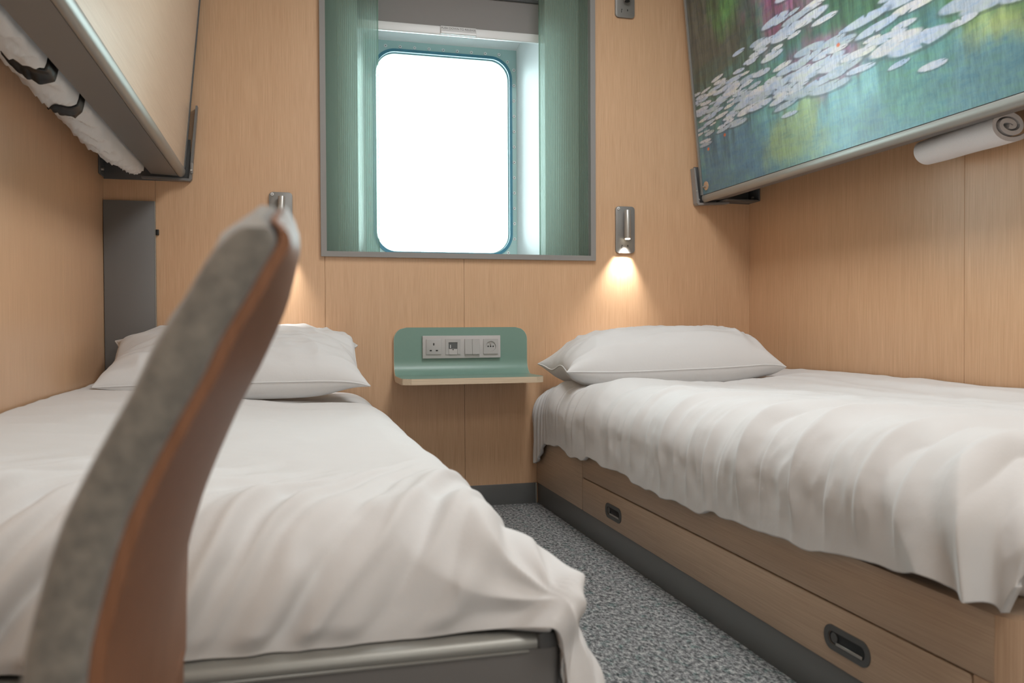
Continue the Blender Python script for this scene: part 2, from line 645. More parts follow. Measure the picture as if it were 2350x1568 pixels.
box('plinth', (BX+.004, YF+.03, 0), (XR-.01, -.004, .0765), SKIRT, rbed, .001)
# recessed pulls
def pull(name, y0, y1, z0, z1, deep):
    h = ring(name, rrect(y0, y1, z0, z1, (z1-z0)/2-.0005, 10), rrect(y0+.012, y1-.012, z0+.010, z1-.010, (z1-z0)/2-.0105, 10), 'x', BX-.0022, BX+.001, GREY_D, dr)
    return h
for (y0, y1) in ((-.850, -.728), (-1.908, -1.787)):
    h = pull('pull_handle', y0, y1, .1045, .1475, 0)
    bm = bmesh.new()
    yi0, yi1 = y0+.012, y1-.012
    pts = rrect(yi0, yi1, .1145, .1375, .011, 8)
    f = AX['x']
    A_ = [bm.verts.new((BX+.0005, u, v)) for u, v in pts]
    cz = .126
    B_ = [bm.verts.new((BX+.0003+.0, u, v)) for u, v in pts]
    # dished cup standing just proud of the drawer front
    C_ = [bm.verts.new((BX-.0004, (u-(yi0+yi1)/2)*.97+(yi0+yi1)/2, (v-cz)*.94+cz)) for u, v in pts]
    n = len(pts)
    for k in range(n):
        j = (k+1) % n
        bm.faces.new((B_[k], B_[j], C_[j], C_[k]))
    bm.faces.new(C_)
    obj('dished_cup', bm, BLACK, h, angle=.5)
    box('finger_bar', (BX-.0016, yi0+.008, .1150), (BX-.0006, yi1-.020, .1205), STEEL, h, .0004, 1)
    bm = bmesh.new()
    add_cyl(bm, (BX-.0006, yi1-.016, .127), (-1, 0, 0), .009, .0012, 16)
    obj('thumb_catch', bm, GREY_D, h, angle=.5)

box('mattress', (BX+.05, -2.14, .2805), (XR-.012, -.03, .43), LINEN, rbed, .04, 4)


def drape_grid(A0, B0, edge_a, edge_b, ra, p=2.0):
    """drape of cloth over the straight edges a<edge_a and b<edge_b (towards the camera); returns x,y,z offsets"""
    da = np.maximum(0, edge_a-A0)
    db = np.maximum(0, edge_b-B0)
    d = (da**p+db**p)**(1/p)+1e-9
    q = np.minimum(d/ra, PI/2)
    outw = ra*np.sin(q)
    down = ra*(1-np.cos(q))+np.maximum(0, d-ra*PI/2)
    d2 = np.sqrt(da*da+db*db)+1e-9
    X = np.where(da > 0, edge_a, A0)-outw*da/d2
    Y = np.where(db > 0, edge_b, B0)-outw*db/d2
    return X, Y, down, da, db, d


def displace(X, Y, Z, h, flip=1):
    P = np.stack([X, Y, Z], -1)
    du = np.gradient(P, axis=0)
    dv = np.gradient(P, axis=1)
    n = np.cross(du, dv)
    n /= np.linalg.norm(n, axis=-1, keepdims=True)+1e-12
    return P+flip*n*h[..., None]


def cloth_obj(name, P, mat_, thick, parent=None, origin=None, offset=-1, flip=False):
    nu, nv = P.shape[:2]
    F = grid_faces(nu, nv)
    if flip: F = [f[::-1] for f in F]
    o = pydata(name, P.reshape(-1, 3), F, mat_, parent, True, origin)
    if thick:
        s = o.modifiers.new('thickness', 'SOLIDIFY')
        s.thickness = thick
        s.offset = offset
    return o


# --- right duvet: a runs across (wall -> room, decreasing x), b runs head -> foot
na, nb = 200, 560
RA = .135
EA, EB = 1.015, -2.075
a = np.concatenate([np.linspace(1.795, EA, 80, endpoint=False), np.linspace(EA, EA-.322, na-80)])
bq = np.concatenate([np.linspace(-.028, EB, 500, endpoint=False), np.linspace(EB, EB-.222, nb-500)])
Ag, Bg = np.meshgrid(a, bq, indexing='ij')
wv = 0.012*vnoise(Bg*6, Bg*0, 31)+.006*vnoise(Bg*17, Bg*0, 32)
hemk = 1+np.where(Ag < EA, 1, 0)*(wv/.3)+np.where(Ag < EA, 1, 0)*.20*np.exp(-((Bg+.05)/.07)**2)
hemk = hemk*(1-.16*sstep(-1.75, -2.1, Bg))
Ad = np.where(Ag < EA, EA-(EA-Ag)*hemk, Ag)
X, Y, dn, da, db, d = drape_grid(Ad, Bg, EA, EB, RA, 5.0)
top = .498+.012*vnoise(Ag*2.2, Bg*1.6, 40)+.004*sstep(1.5, 1.8, Ag)*(-Bg)
top -= .035*sstep(.28, 0.0, -Bg)*sstep(1.35, 1.0, Ag)
top -= .026*sstep(.58, .40, -Bg)*sstep(1.80, 1.62, Ag)*sstep(.88, 1.02, Ag)
Z = top-dn
s_side = np.clip(d/.34, 0, 1)
# folds: upright at the hem, sweeping towards the foot as they climb on to the top
climb = np.clip((Ag-(EA-.30))/.65, 0, 1.6)
shift = .02*climb+.42*np.maximum(0, climb-.28)**2.0
ph = Bg+shift
wrp = .035*fbm(Bg*3.1, Ag*4.0, 11, 3)
phase = (ph+wrp)
g1 = ridge(phase/.178+.35*vnoise(phase*1.7, Ag*0, 5), 1.1)
g2 = ridge(phase/.083+.2+.5*vnoise(phase*3.1, Ag*2, 6), .9)
g3 = ridge(phase/.047+.6*vnoise(phase*6, Ag*3, 7), 1.0)
amp_m = .45+.55*sstep(-.35, .55, vnoise(phase*4.3, Ag*1.2, 8))
side_w = np.exp(-((climb-.42)/.36)**2)
low_w = np.exp(-((climb-.08)/.22)**2)
head_fade = sstep(.06, .5, -Bg)*.85+.15
h = (.0110*g1-.0040*g2)*side_w*amp_m*head_fade
# single sharp creases running up from the hem and bending towards the foot
crg = np.random.RandomState(5)
creases = [(-.22, .5, .3), (-.34, .45, .4), (-.62, .7, .8), (-.80, .75, .7), (-.98, 1.0, 1.0), (-1.17, .95, 1.2), (-1.235, .9, 1.0), (-1.31, 1.0, 1.1), (-1.385, .6, .8), (-1.46, .8, .9),
           (-1.55, .6, 1.0), (-1.63, .9, 1.0), (-1.73, 1.0, 1.2), (-1.83, .7, .9), (-1.92, .9, 1.0), (-2.0, .6, .8), (-1.08, .5, .5), (-.90, .45, .5), (-.50, .4, .5)]
pw = Bg+shift+.22*wrp
for p0, top_, am_ in creases:
    t_ = pw-p0+.010*vnoise(climb*3.0, climb*0, int(-p0*100) % 60)
    w1, w2 = crg.uniform(.006, .010), crg.uniform(.020, .036)
    f_ = np.where(t_ > 0, np.exp(-(t_/w1)**2), np.exp(-(np.abs(t_)/w2)**1.3))
    env = sstep(-.05, .10, climb)*sstep(top_+.25, top_-.25, climb)
    h += .0078*am_*f_*env
h += (.0024*g2+.0016*g3)*low_w*(.5+.5*vnoise(Bg*7, Ag*0, 9))
h += .006*vnoise(phase*5.2, Ag*3.0, 17)*np.exp(-((climb-.45)/.5)**2)
# long shallow creases on the top
lw = sstep(.55, 1.0, climb)
ln = Ag*1.0+.10*np.sin(Bg*2.1+.6)+.05*vnoise(Bg*1.8, Ag*1.5, 12)
h += lw*(.0045*ridge(ln/.19, 1.2)*sstep(-.3, .5, vnoise(Bg*1.6, Ag*5, 13))+.0020*ridge(ln/.075+.3, 1.1)*sstep(-.2, .5, vnoise(Bg*2.6, Ag*8, 14)))
# gathers fanning round the head corner
hc = np.exp(-((Bg+.03)/.13)**2)*sstep(EA+.03, EA-.10, Ag)
h += hc*.008*ridge(Bg/.042+.3*vnoise(Bg*9, Ag*6, 15)+Ag*1.2, 1.0)
h += .0025*fbm(Bg*9, Ag*9, 16, 3)
h = h*(.45+.55*sstep(0, .12, climb))
# foot corner: the hem rolls up in one thick swag
fc = sstep(-1.90, -2.2, Bg)*sstep(EA-.02, EA-.20, Ag)
X = X-.020*fc*sstep(0, .25, d)
Y = Y-.018*fc
h = h*(1-.55*fc)+.014*fc*ridge((Bg*.9-Ag*.5)/.13+.35, 1.2)
P = displace(X, Y, Z, h, 1)
nz = np.cross(np.gradient(P, axis=0), np.gradient(P, axis=1))[40, 100, 2]
if nz < 0: P = displace(X, Y, Z, h, -1)
# keep the cloth clear of both walls and of the oak front
P[..., 0] = np.minimum(P[..., 0], XR-.012)
P[..., 1] = np.minimum(P[..., 1], -.022)
kx = sstep(.33, .285, P[..., 2])*(Bg > EB)
P[..., 0] = np.where(Bg > EB, np.minimum(P[..., 0], BX-.014+(1-kx)*3), P[..., 0])
ky = sstep(.33, .285, P[..., 2])*(Ag > EA)
P[..., 1] = np.where(Ag > EA, np.where(Bg < EB, np.minimum(P[..., 1], YF-.018+(1-ky)*3), P[..., 1]), P[..., 1])
dv_r = cloth_obj('duvet', P, LINEN, .012, None, (1.36, -1.1, .5), -1, nz < 0)
tag(dv_r, 'white duvet spread over the right-hand bed, hanging in folds over the oak drawer front', 'duvet')

# ------------------------------------------------------------------ left bed
lbed = empty('single_bed', (-.16, -1.05, 0), 'grey metal bed frame with satin foot rail under the left-hand bed', 'bed')
RX0, RX1 = XL+.012, .312
# foot board: fabric-grey face, rounded satin rail on top, dark end cap
fy = -2.10
prof = [(fy+.030, .296), (fy+.012, .3005), (fy-.002, .3005), (fy-.011, .2985), (fy-.016, .294), (fy-.018, .288), (fy-.016, .2835), (fy+.030, .2835)]
bm = bmesh.new()
f = AX['x']
add_prism(bm, prof, 'x', RX0, RX1-.030)
obj('foot_rail', bm, ALU, lbed, angle=.9)
bm = bmesh.new()
pe = rrect(RX0+.001, RX1-.0005, fy-.0145, fy+.030, (.001, .012, .008, .001), 6)
add_prism(bm, pe, 'z', .13, .2825)
obj('foot_board', bm, GREY, lbed, angle=.5)
box('rail_lip', (RX0, fy-.0172, .2795), (RX1-.040, fy-.0146, .2830), ALU, lbed, .0006, 1)
bm = bmesh.new()
add_prism(bm, rrect(RX1-.0298, RX1+.001, fy-.0175, fy+.032, (.004, .014, .010, .002), 6), 'z', .283, .3015, .003, 2)
obj('end_cap', bm, GREY_D, lbed, angle=.6)
box('side_rail', (RX1-.03, fy+.0305, .20), (RX1-.012, -.02, .285), GREY, lbed, .004)
box('side_rail', (XL+.004, fy+.0305, .20), (XL+.022, -.02, .285), GREY, lbed, .004)
box('slat_base', (XL+.024, fy+.032, .262), (RX1-.032, -.02, .282), GREY_D, lbed, .003)
for x, y in ((RX1-.06, fy+.01), (XL+.06, fy+.01), (RX1-.06, -.06), (XL+.06, -.06)):
    cyl('leg', (x, y, .0), (0, 0, 1), .02, .20, GREY_D, lbed, 16)
box('mattress', (XL+.02, -2.05, .2835), (.235, -.02, .40), LINEN, lbed, .045, 4)

RB = .125
EAx, EBy = .185, -1.972
na, nb = 240, 360
ax = np.concatenate([np.linspace(XL+.010, EAx, 160, endpoint=False), np.linspace(EAx, EAx+.335, na-160)])
tb = np.concatenate([np.linspace(-.028, -1.4, 90, endpoint=False), np.linspace(-1.4, EBy, 140, endpoint=False), -10-np.linspace(0, 1, nb-230)])
Ag, Tg = np.meshgrid(ax, tb, indexing='ij')
topE = .452+.046*sstep(.16, -.50, Ag)-.008+.008*vnoise(Ag*2.5, Ag*0+EBy*1.7, 51)
Lh = (PI/2-1)*RB+topE-.3030
kh = sstep(.290, .350, Ag)
ovb = np.sqrt(np.maximum(Lh**2-np.maximum(0, Ag-EAx)**2, .0016))*(1-kh)+.265*kh
Bg = np.where(Tg > -5, Tg, EBy-(-10-Tg)*ovb)
# mirror x so the same drape maths serves the room side of this bed
X, Y, dn, da, db, d = drape_grid(-Ag, Bg, -EAx, EBy, RB, 2.0)
X = -X
top = .452+.046*sstep(.16, -.50, Ag)-.014*sstep(.58, .40, -Bg)*sstep(-.58, -.42, Ag)-.008*sstep(-1.2, -1.95, Bg)+.008*vnoise(Ag*2.5, Bg*1.7, 51)
Z = top-dn
db = np.maximum(0, EBy-Bg)
da = np.maximum(0, Ag-EAx)
# slack at the foot: the side flares out and the corner stands off the rail end
fl = sstep(-1.55, -2.15, Bg)
X = X+fl*.12*np.maximum(0, dn-.04)*sstep(0, .12, da)
cw = sstep(0, .16, da)*sstep(0, .16, db)
X = X+.046*cw
Y = Y-.060*cw
Z = Z+.012*cw
foot = np.clip((-Bg-1.42)/.72, 0, 1)
c = Ag+.62*(-Bg-1.9)
c = c-.35*np.maximum(0, Ag-.02)**1.0*np.maximum(0, -Bg-1.85)*3
wr_ = .020*fbm(Ag*4, Bg*4, 52, 3)
ph = c+wr_
g1 = ridge(ph/.088+.40*vnoise(ph*3, Bg*1.3, 53), 1.5)
g2 = ridge(ph/.045+.3+.6*vnoise(ph*5, Bg*2.3, 54), 1.5)
am = .45+.55*sstep(-.45, .45, vnoise(ph*7.1, Bg*.8, 55))
fw_ = sstep(.30, .95, foot)
fw_ = fw_*(1-.7*sstep(0, .10, da)*sstep(-2.06, -1.9, Bg))
h = (-.0160*g1-.0060*g2)*fw_*am
frg = np.random.RandomState(12)
pf = c+.30*wr_
for p0 in (-.50, -.43, -.385, -.31, -.255, -.20, -.13, -.085, -.03, .03, .075, .135, .19, .245, .30):
    t_ = pf-p0-.012*vnoise(Bg*5, Bg*0, int(abs(p0)*100)+3)
    w1, w2 = frg.uniform(.009, .013), frg.uniform(.024, .040)
    f_ = np.where(t_ > 0, np.exp(-(t_/w1)**2), np.exp(-(np.abs(t_)/w2)**1.4))
    s0 = frg.uniform(.40, .72)
    h += frg.uniform(.006, .013)*f_*sstep(s0-.18, s0+.22, foot)*(1-.7*sstep(.02, .14, da))
# quilt texture of shallow cross wrinkles on the top
cr_ = Bg+.06*vnoise(Ag*2.2, Bg*2, 56)
h += (1-fw_)*(.0022*ridge(cr_/.16+.5*vnoise(cr_*3, Ag, 57), 1.2)*sstep(-.4, .5, vnoise(Ag*3, Bg*4, 58)))
h += .0022*fbm(Ag*8, Bg*8, 59, 3)
# gathers swirling into the foot corner
rr = np.hypot(Ag-.30, (Bg+2.12)*1.0)
ang = np.arctan2(Bg+2.12, Ag-.30)
sw = np.exp(-(rr/.15)**2)
h += sw*sstep(.0, .06, rr)*.006*ridge(ang/(2*PI)*7+.25+1.2*rr/.2, 1.2)
h = h*(1-.75*sstep(.33, .302, Z)*sstep(.30, .24, Ag))
P1 = displace(X, Y, Z, h, 1)
nz = np.cross(np.gradient(P1, axis=0), np.gradient(P1, axis=1))[60, 100, 2]
if nz < 0: P1 = displace(X, Y, Z, h, -1)
P = P1
P[..., 0] = np.maximum(P[..., 0], XL+.008)
P[..., 1] = np.minimum(P[..., 1], -.022)
# lies along the top of the foot rail; hangs past its end at the room corner
on = (P[..., 0] < .298)*(Bg < EBy)
P[..., 2] = np.maximum(P[..., 2], np.where(on, .3018, .10))
dv_l = cloth_obj('duvet', P, LINEN, .010, None, (-.16, -1.05, .46), -1, nz < 0)
tag(dv_l, 'white duvet on the left-hand bed, gathered in slanting folds behind the grey foot rail', 'duvet')

# ------------------------------------------------------------------ pillows


def pillow(name, c, w_, d_, hup, hdn, seed, label, rot=0, wr=.009, pinch=.05, flare=(.02, .02), lift=.012, tilt=0.0, lean=0.0):
    nu, nv = 110, 80
    u = np.sin(np.linspace(-PI/2, PI/2, nu))
    v = np.sin(np.linspace(-PI/2, PI/2, nv))
    U, V = np.meshgrid(u, v, indexing='ij')
    pu, pv = .5*(np.abs(U)**2.4), .5*(np.abs(V)**2.4)
    x = U*w_/2*(1-pinch*(1-V**2)*.6+0*pu)
    y = V*d_/2*(1-pinch*(1-U**2))
    corner = (np.abs(U)**6)*(np.abs(V)**6)
    x = x*(1+.05*corner)
    y = y*(1+.05*corner)
    x = x+np.where(U < 0, -1, 1)*np.where(U < 0, flare[0], flare[1])*np.abs(U)**14
    e = np.clip(1-np.abs(U)**4.6, 0, 1)*np.clip(1-np.abs(V)**3.6, 0, 1)
    prof = e**.50
    cr1 = ridge(U*4.6+V*1.1+.5*vnoise(U*3, V*2, seed), 1.1)
    cr2 = ridge(V*3.0+U*.6+.7*vnoise(U*2, V*4, seed+1), 1.1)
    wz = wr*(cr1*np.abs(U)**2*.9*(1-V**8)+.35*cr2)*e**.35+.004*fbm(U*4, V*4, seed+2, 3)*e**.5
    zc = lift*(np.abs(U)**4)+lean*V*(1+.25*corner)
    wave = .010*np.abs(U)**10*np.sin(V*5+seed)+tilt*U+.024*np.maximum(0, U)**16*np.sin(V*3.4+.9)
    zt = zc+wave+hup*prof+wz+.0025
    zb = zc+wave-hdn*np.minimum(prof*1.35, 1)-.0025
    ca, sa = math.cos(rot), math.sin(rot)
    vt, vb = [], []
    for arr, L_ in ((zt, vt), (zb, vb)):
        for i in range(nu):
            for j in range(nv):
                L_.append((c[0]+x[i, j]*ca-y[i, j]*sa, c[1]+x[i, j]*sa+y[i, j]*ca, c[2]+arr[i, j]))
    F = grid_faces(nu, nv)
    n0 = nu*nv
    F += [tuple(q+n0 for q in f_[::-1]) for f_ in grid_faces(nu, nv)]
    rim = [i*nv for i in range(nu)]+[(nu-1)*nv+j for j in range(1, nv)]+[i*nv+nv-1 for i in range(nu-2, -1, -1)]+[j for j in range(nv-2, 0, -1)]
    for k in range(len(rim)):
        p, q = rim[k], rim[(k+1) % len(rim)]
        F.append((q, p, p+n0, q+n0))
    return x, y, zt, zb, vt+vb, F, rim


def make_pillow(name, c, *args, **kw):
    label = args[-1]
    x, y, zt, zb, V, F, rim = pillow(name, c, *args, **kw)
    o = pydata(name, V, F, LINEN, None, True, c)
    tag(o, label, 'pillow', 'pillows at the head of the beds')
    # seam welt all round
    R = [Vector(V[i]) for i in rim]
    cv = []
    n = 6
    rad = .0028
    for k in range(len(R)):
        t = (R[(k+1) % len(R)]-R[k-1]).normalized()
        s1 = t.cross(Vector((0, 0, 1))).normalized()
        s2 = s1.cross(t)
        for j in range(n):
            a_ = 2*PI*j/n
            cv.append(R[k]+s1*rad*math.cos(a_)+s2*rad*math.sin(a_)-Vector((0, 0, .0025)))
    F2 = []
    for k in range(len(R)):
        for j in range(n):
            k2, j2 = (k+1) % len(R), (j+1) % n
            F2.append((k*n+j, k2*n+j, k2*n+j2, k*n+j2))
    pydata('seam_welt', cv, F2, LINEN, o)
    return o


make_pillow('pillow', (1.293, -.262, .519), .715, .380, .142, .058, 21, 'plump white pillow on the right-hand bed, under the lit reading lamp', rot=-.05, flare=(.026, .012), tilt=.010)
make_pillow('pillow', (-.148, -.262, .560), .695, .370, .090, .062, 37, 'plump white pillow on the left-hand bed, partly behind the chair back', rot=.02, flare=(.03, .02), wr=.010, lift=.006, lean=.056)

# ------------------------------------------------------------------ bedside shelf and sockets
sh = empty('bedside_shelf', (.618, 0, .47), 'sage green curved plywood shelf on the wall between the two beds', 'shelf')
# side profile (y,z) of the bent board
def bend(off):
    pts = []
    r = .062-off
    pts.append((-.0012-off, .667))
    cy, cz = -.0012-off-r, .494-.022+.022+r-0
    cy, cz = -.0012-.062, .4935+.062
    zt_ = .4935+off*0
    for k in range(9):
        a_ = 0-PI/2*k/8
        pts.append((cy+r*math.cos(a_), cz+r*math.sin(a_)))
    return pts
# sheet defined by surface points of the green face, thickness .013 behind
SX0, SX1 = .3665, .8685
prof = [(-.0135, .667)]
r = .052
cy, cz = -.0135-r, .494+r
for k in range(11):
    a_ = -PI/2*k/10
    prof.append((cy+r*math.cos(a_), cz+r*math.sin(a_)))
prof.append((-.235, .494))
def shelf_sheet(t0, t1, m, name, x0, x1, rc=.045, rf=.032):
    """bent sheet between offsets t0,t1 behind the green face, corners rounded at top and front"""
    P_ = []
    L_ = [0]
    # densify
    dense = []
    for (p, q) in zip(prof[:-1], prof[1:]):
        Ln = math.hypot(q[0]-p[0], q[1]-p[1])
        n = max(1, int(Ln/.006))
        for k in range(n):
            dense.append((p[0]+(q[0]-p[0])*k/n, p[1]+(q[1]-p[1])*k/n))
    dense.append((-.2455, .494))
    acc = [0]
    for p, q in zip(dense[:-1], dense[1:]): acc.append(acc[-1]+math.hypot(q[0]-p[0], q[1]-p[1]))
    tot = acc[-1]
    rows = []
    for i, p in enumerate(dense):
        a0 = dense[max(0, i-1)]
        a1 = dense[min(len(dense)-1, i+1)]
        ty, tz = a1[0]-a0[0], a1[1]-a0[1]
        l = math.hypot(ty, tz)
        ny, nz_ = -tz/l, ty/l     # points behind/below
        if ny < 0 and abs(ny) > .5: ny, nz_ = -ny, -nz_
        if abs(ny) <= .5 and nz_ > 0: ny, nz_ = -ny, -nz_
        s = acc[i]
        ins = 0
        if s < rc: ins = rc-math.sqrt(max(0, rc*rc-(rc-s)**2))
        e = tot-s
        if e < rf: ins = max(ins, rf-math.sqrt(max(0, rf*rf-(rf-e)**2)))
        rows.append((p, (ny, nz_), ins))
    V, F = [], []
    nx = 2
    for (p, n_, ins) in rows:
        tk = (t0, t1 if p[1] > .56 or t1 < .002 else t1+.009*min(1, (.56-p[1])/.05))
        for t in tk:
            V.append((x0+ins, p[0]+n_[0]*t, p[1]+n_[1]*t))
            V.append((x1-ins, p[0]+n_[0]*t, p[1]+n_[1]*t))
    k = len(rows)
    for i in range(k-1):
        b0, b1 = i*4, (i+1)*4
        F += [(b0, b0+1, b1+1, b1), (b0+2, b1+2, b1+3, b0+3), (b0, b1, b1+2, b0+2), (b0+1, b0+3, b1+3, b1+1)]
    F += [(0, 2, 3, 1), (4*k-4, 4*k-3, 4*k-1, 4*k-2)]
    bm = bmesh.new()
    vs = [bm.verts.new(p) for p in V]
    for f_ in F: bm.faces.new([vs[q] for q in f_])
    return obj(name, bm, m, sh, angle=.5)
shelf_sheet(.0008, .0125, PLY, 'bent_ply_board', SX0, SX1)
shelf_sheet(0, .0008, PAINTG, 'green_laminate', SX0+.0012, SX1-.0012)

sp = empty('power_socket_panel', (.6163, -.014, .553), 'grey four-gang panel of sockets and switches on the green shelf back', 'socket')
FX0, FX1, FZ0, FZ1 = .4703, .7623, .5535, .6365
prism('cover_frame', rrect(FX0, FX1, FZ0, FZ1, .002, 3), 'y', -.0235, -.0140, SEAT_W, sp, .0015)
CX = [.5107, .5821, .6539, .7243]
zc_ = .5962
hs = .0278
YS = -.0236
def holes(parent, lst):
    for k in lst:
        if len(k) == 4:
            x, z, wx, wz = k
            box('slot', (x-wx/2, YS-.0041, z-wz/2), (x+wx/2, YS-.0034, z+wz/2), BLACK, parent, 0)
        else:
            x, z, r_ = k
            cyl('slot', (x, YS-.0034, z), (0, -1, 0), r_, .0007, BLACK, parent, 12)
m_ = prism('british_socket', rrect(CX[0]-hs, CX[0]+hs, zc_-hs, zc_+hs, .002, 3), 'y', YS-.0035, YS, SEAT_G, sp, .0008)
holes(m_, [(CX[0], zc_+.0095, .0042, .0085), (CX[0]-.0112, zc_-.0135, .0078, .0044), (CX[0]+.0112, zc_-.0135, .0078, .0044)])
m_ = prism('data_socket', [(CX[1]-hs, zc_-hs), (CX[1]-.0165, zc_-hs), (CX[1]-.0165, zc_+.016), (CX[1]+.0165, zc_+.016), (CX[1]+.0165, zc_-hs), (CX[1]+hs, zc_-hs), (CX[1]+hs, zc_+hs), (CX[1]-hs, zc_+hs)], 'y', YS-.0035, YS, SEAT_G, sp)
box('port_window', (CX[1]-.0158, YS-.0016, zc_-.0075), (CX[1]+.0158, YS-.0002, zc_+.0150), GREY_D, m_, .0004, 1)
box('port_mark', (CX[1]-.0105, YS-.0022, zc_-.0050), (CX[1]-.0080, YS-.0017, zc_+.0070), WHITE, m_, 0)
box('port_flap', (CX[1]-.0158, YS-.0042, zc_-.0290), (CX[1]+.0158, YS-.0002, zc_-.0085), SEAT_W, m_, .0006, 1)
cyl('slot', (CX[1], YS-.0043, zc_-.0107), (0, -1, 0), .0022, .0006, BLACK, m_, 12)
for s in (-1, 1):
    x0, x1 = (CX[2]-hs, CX[2]-.0004) if s < 0 else (CX[2]+.0004, CX[2]+hs)
    bm = bmesh.new()
    add_prism(bm, [(YS, zc_-hs), (YS, zc_+hs), (YS-.0040, zc_+hs), (YS-.0075, zc_-hs)], 'x', x0, x1, .0006, 1)
    obj('rocker_switch', bm, SEAT_G, sp, angle=.5)
m_ = ring('round_socket', rrect(CX[3]-hs, CX[3]+hs, zc_-hs, zc_+hs, .002, 8), [(CX[3]+.0190*math.cos(PI+.5*PI*q/9-.0+.02), zc_+.0190*math.sin(PI+.5*PI*q/9+.02)) for q in range(36)], 'y', YS-.0045, YS, SEAT_G, sp)
cyl('socket_well', (CX[3], YS-.0004, zc_), (0, -1, 0), .0188, .0004, SEAT_G, m_, 32)
for x, z, r_ in ((CX[3]-.0095, zc_, .0026), (CX[3], zc_, .0026), (CX[3]+.0095, zc_, .0026)):
    cyl('slot', (x, YS-.0008, z), (0, -1, 0), r_, .0008, BLACK, m_, 12)
cyl('earth_pin', (CX[3]-.001, YS-.0008, zc_+.0105), (0, -1, 0), .0026, .004, STEEL, m_, 12)

# ------------------------------------------------------------------ reading lamps


def reading_lamp(cx, z0, z1, lit, label):
    t = empty('reading_lamp', (cx, 0, z0), label, 'lamp', 'wall reading lamps')
    prism('back_plate', rrect(cx-.0395, cx+.0395, z0, z1, .013, 6), 'y', -.009, -.0004, STEEL_D, t, .0012)
    zt_, zb_ = z1-.017, z1-.128
    tx = cx+.003
    d = Vector((-.004, -.010, zb_-zt_)).normalized()
    tube = cyl('lamp_tube', (tx, -.0235, zt_), d, .0122, zt_-zb_, STEEL, t, 28, bev=.001)
    e = Vector((tx, -.0235, zt_))+d*(zt_-zb_)
    cyl('lens', e-d*.0005, d, .0100, .0022, LENS if lit else BLACK, tube, 24)
    box('tube_mount', (tx-.005, -.0130, zt_-.06), (tx+.005, -.0085, zt_-.03), STEEL_D, t, .001)
    sc_ = cyl('screw_cap', (cx-.0285, -.0088, z1-.008), (0, -1, 0), .0056, .0026, WHITE, t, 18, bev=.0006)
    cyl('screw_slot', (cx-.0285, -.0113, z1-.008), (0, -1, 0), .0020, .0006, GREY_D, sc_, 10)
    zm = z0+.026
    box('reading_mark', (cx-.0160, -.0097, zm-.008), (cx-.0140, -.0089, zm+.001), BLACK, t, 0)
    cyl('mark_dot', (cx-.0138, -.0089, zm+.004), (0, -1, 0), .0021, .0007, BLACK, t, 10)
    box('switch_mark', (cx+.0085, -.0097, zm-.001), (cx+.0115, -.0089, zm+.006), BLACK, t, 0)
    if lit:
        L_ = light('lamp_beam', 'SPOT', tuple(e+d*.006), 15.0, (1.0, .98, .94), rot=(0, 0, 0), shadow_soft_size=.008, spot_size=math.radians(74), spot_blend=1.0)
        L_.rotation_euler = Vector((0, 0, -1)).rotation_difference(Vector((-.10, .10, -1))).to_euler()
    return t


reading_lamp(-.0226, .957, 1.1420, True, 'steel reading lamp left of the window, half hidden by the chair back')
reading_lamp(1.2680, .9525, 1.1334, True, 'lit steel reading lamp on the wall above the right-hand pillow')
reading_lamp(1.2695, 1.8630, 2.045, False, 'unlit steel reading lamp high right of the window, cut by the picture top')

# ------------------------------------------------------------------ grey post in the left corner
gp = empty('corner_panel', (-.51, 0, .0), 'tall dark grey panel in the corner behind the left-hand bed', 'panel')
box('cover', (XL+.002, -.014, .09), (-.4335, -.0006, 1.096), GREY, gp, .001)
box('edge_strip', (-.4333, -.0146, .09), (-.4308, -.0006, 1.096), ALU, gp, .0005, 1)
box('catch', (-.4300, -.012, .983), (-.4205, -.0006, 1.0015), BLACK, gp, .001)

# ------------------------------------------------------------------ upper berths


def berth_profile(sign, xo):
    """outline (x,z) of the folded berth tray, room face first. sign=+1: room is at +x"""
    q = lambda dx, z: (xo-sign*dx, z)
    return q


# left berth
BL0, BL1 = -2.06, -.040
ub = empty('upper_berth', (-.40, -1.05, 1.18), 'folded upper berth above the left-hand bed, oak underside and grey rail', 'berth')
lean = .075/.78
zt_b = 2.04
xo = -.333
fx = lambda z: xo+(z-1.20)*lean
bm = bmesh.new()
add_prism(bm, [(-.4405, 1.2400), (-.4405, 1.1860), (-.4385, 1.1832), (-.3555, 1.1795), (-.3555, 1.2300), (-.43, 1.2400)], 'y', BL0, BL1)
obj('bottom_rail', bm, GREY, ub, angle=.5)
bm = bmesh.new()
lip = [(-.3545, 1.1800), (-.3500, 1.1770), (-.3450, 1.1762), (-.3390, 1.1780), (-.3340, 1.1830), (-.3312, 1.1900), (-.3305, 1.1980), (-.3320, 1.2030), (-.3370, 1.2050), (-.3545, 1.2050)]
add_prism(bm, lip, 'y', BL0, BL1)
obj('edge_moulding', bm, ALU, ub, angle=.9)
bm = bmesh.new()
add_prism(bm, [(fx(1.2055)-.003, 1.2055), (fx(zt_b)-.003, zt_b), (fx(zt_b)-.021, zt_b), (fx(1.2055)-.021, 1.2055)], 'y', BL0+.004, BL1-.004)
obj('oak_underside', bm, OAK_PALE, ub)
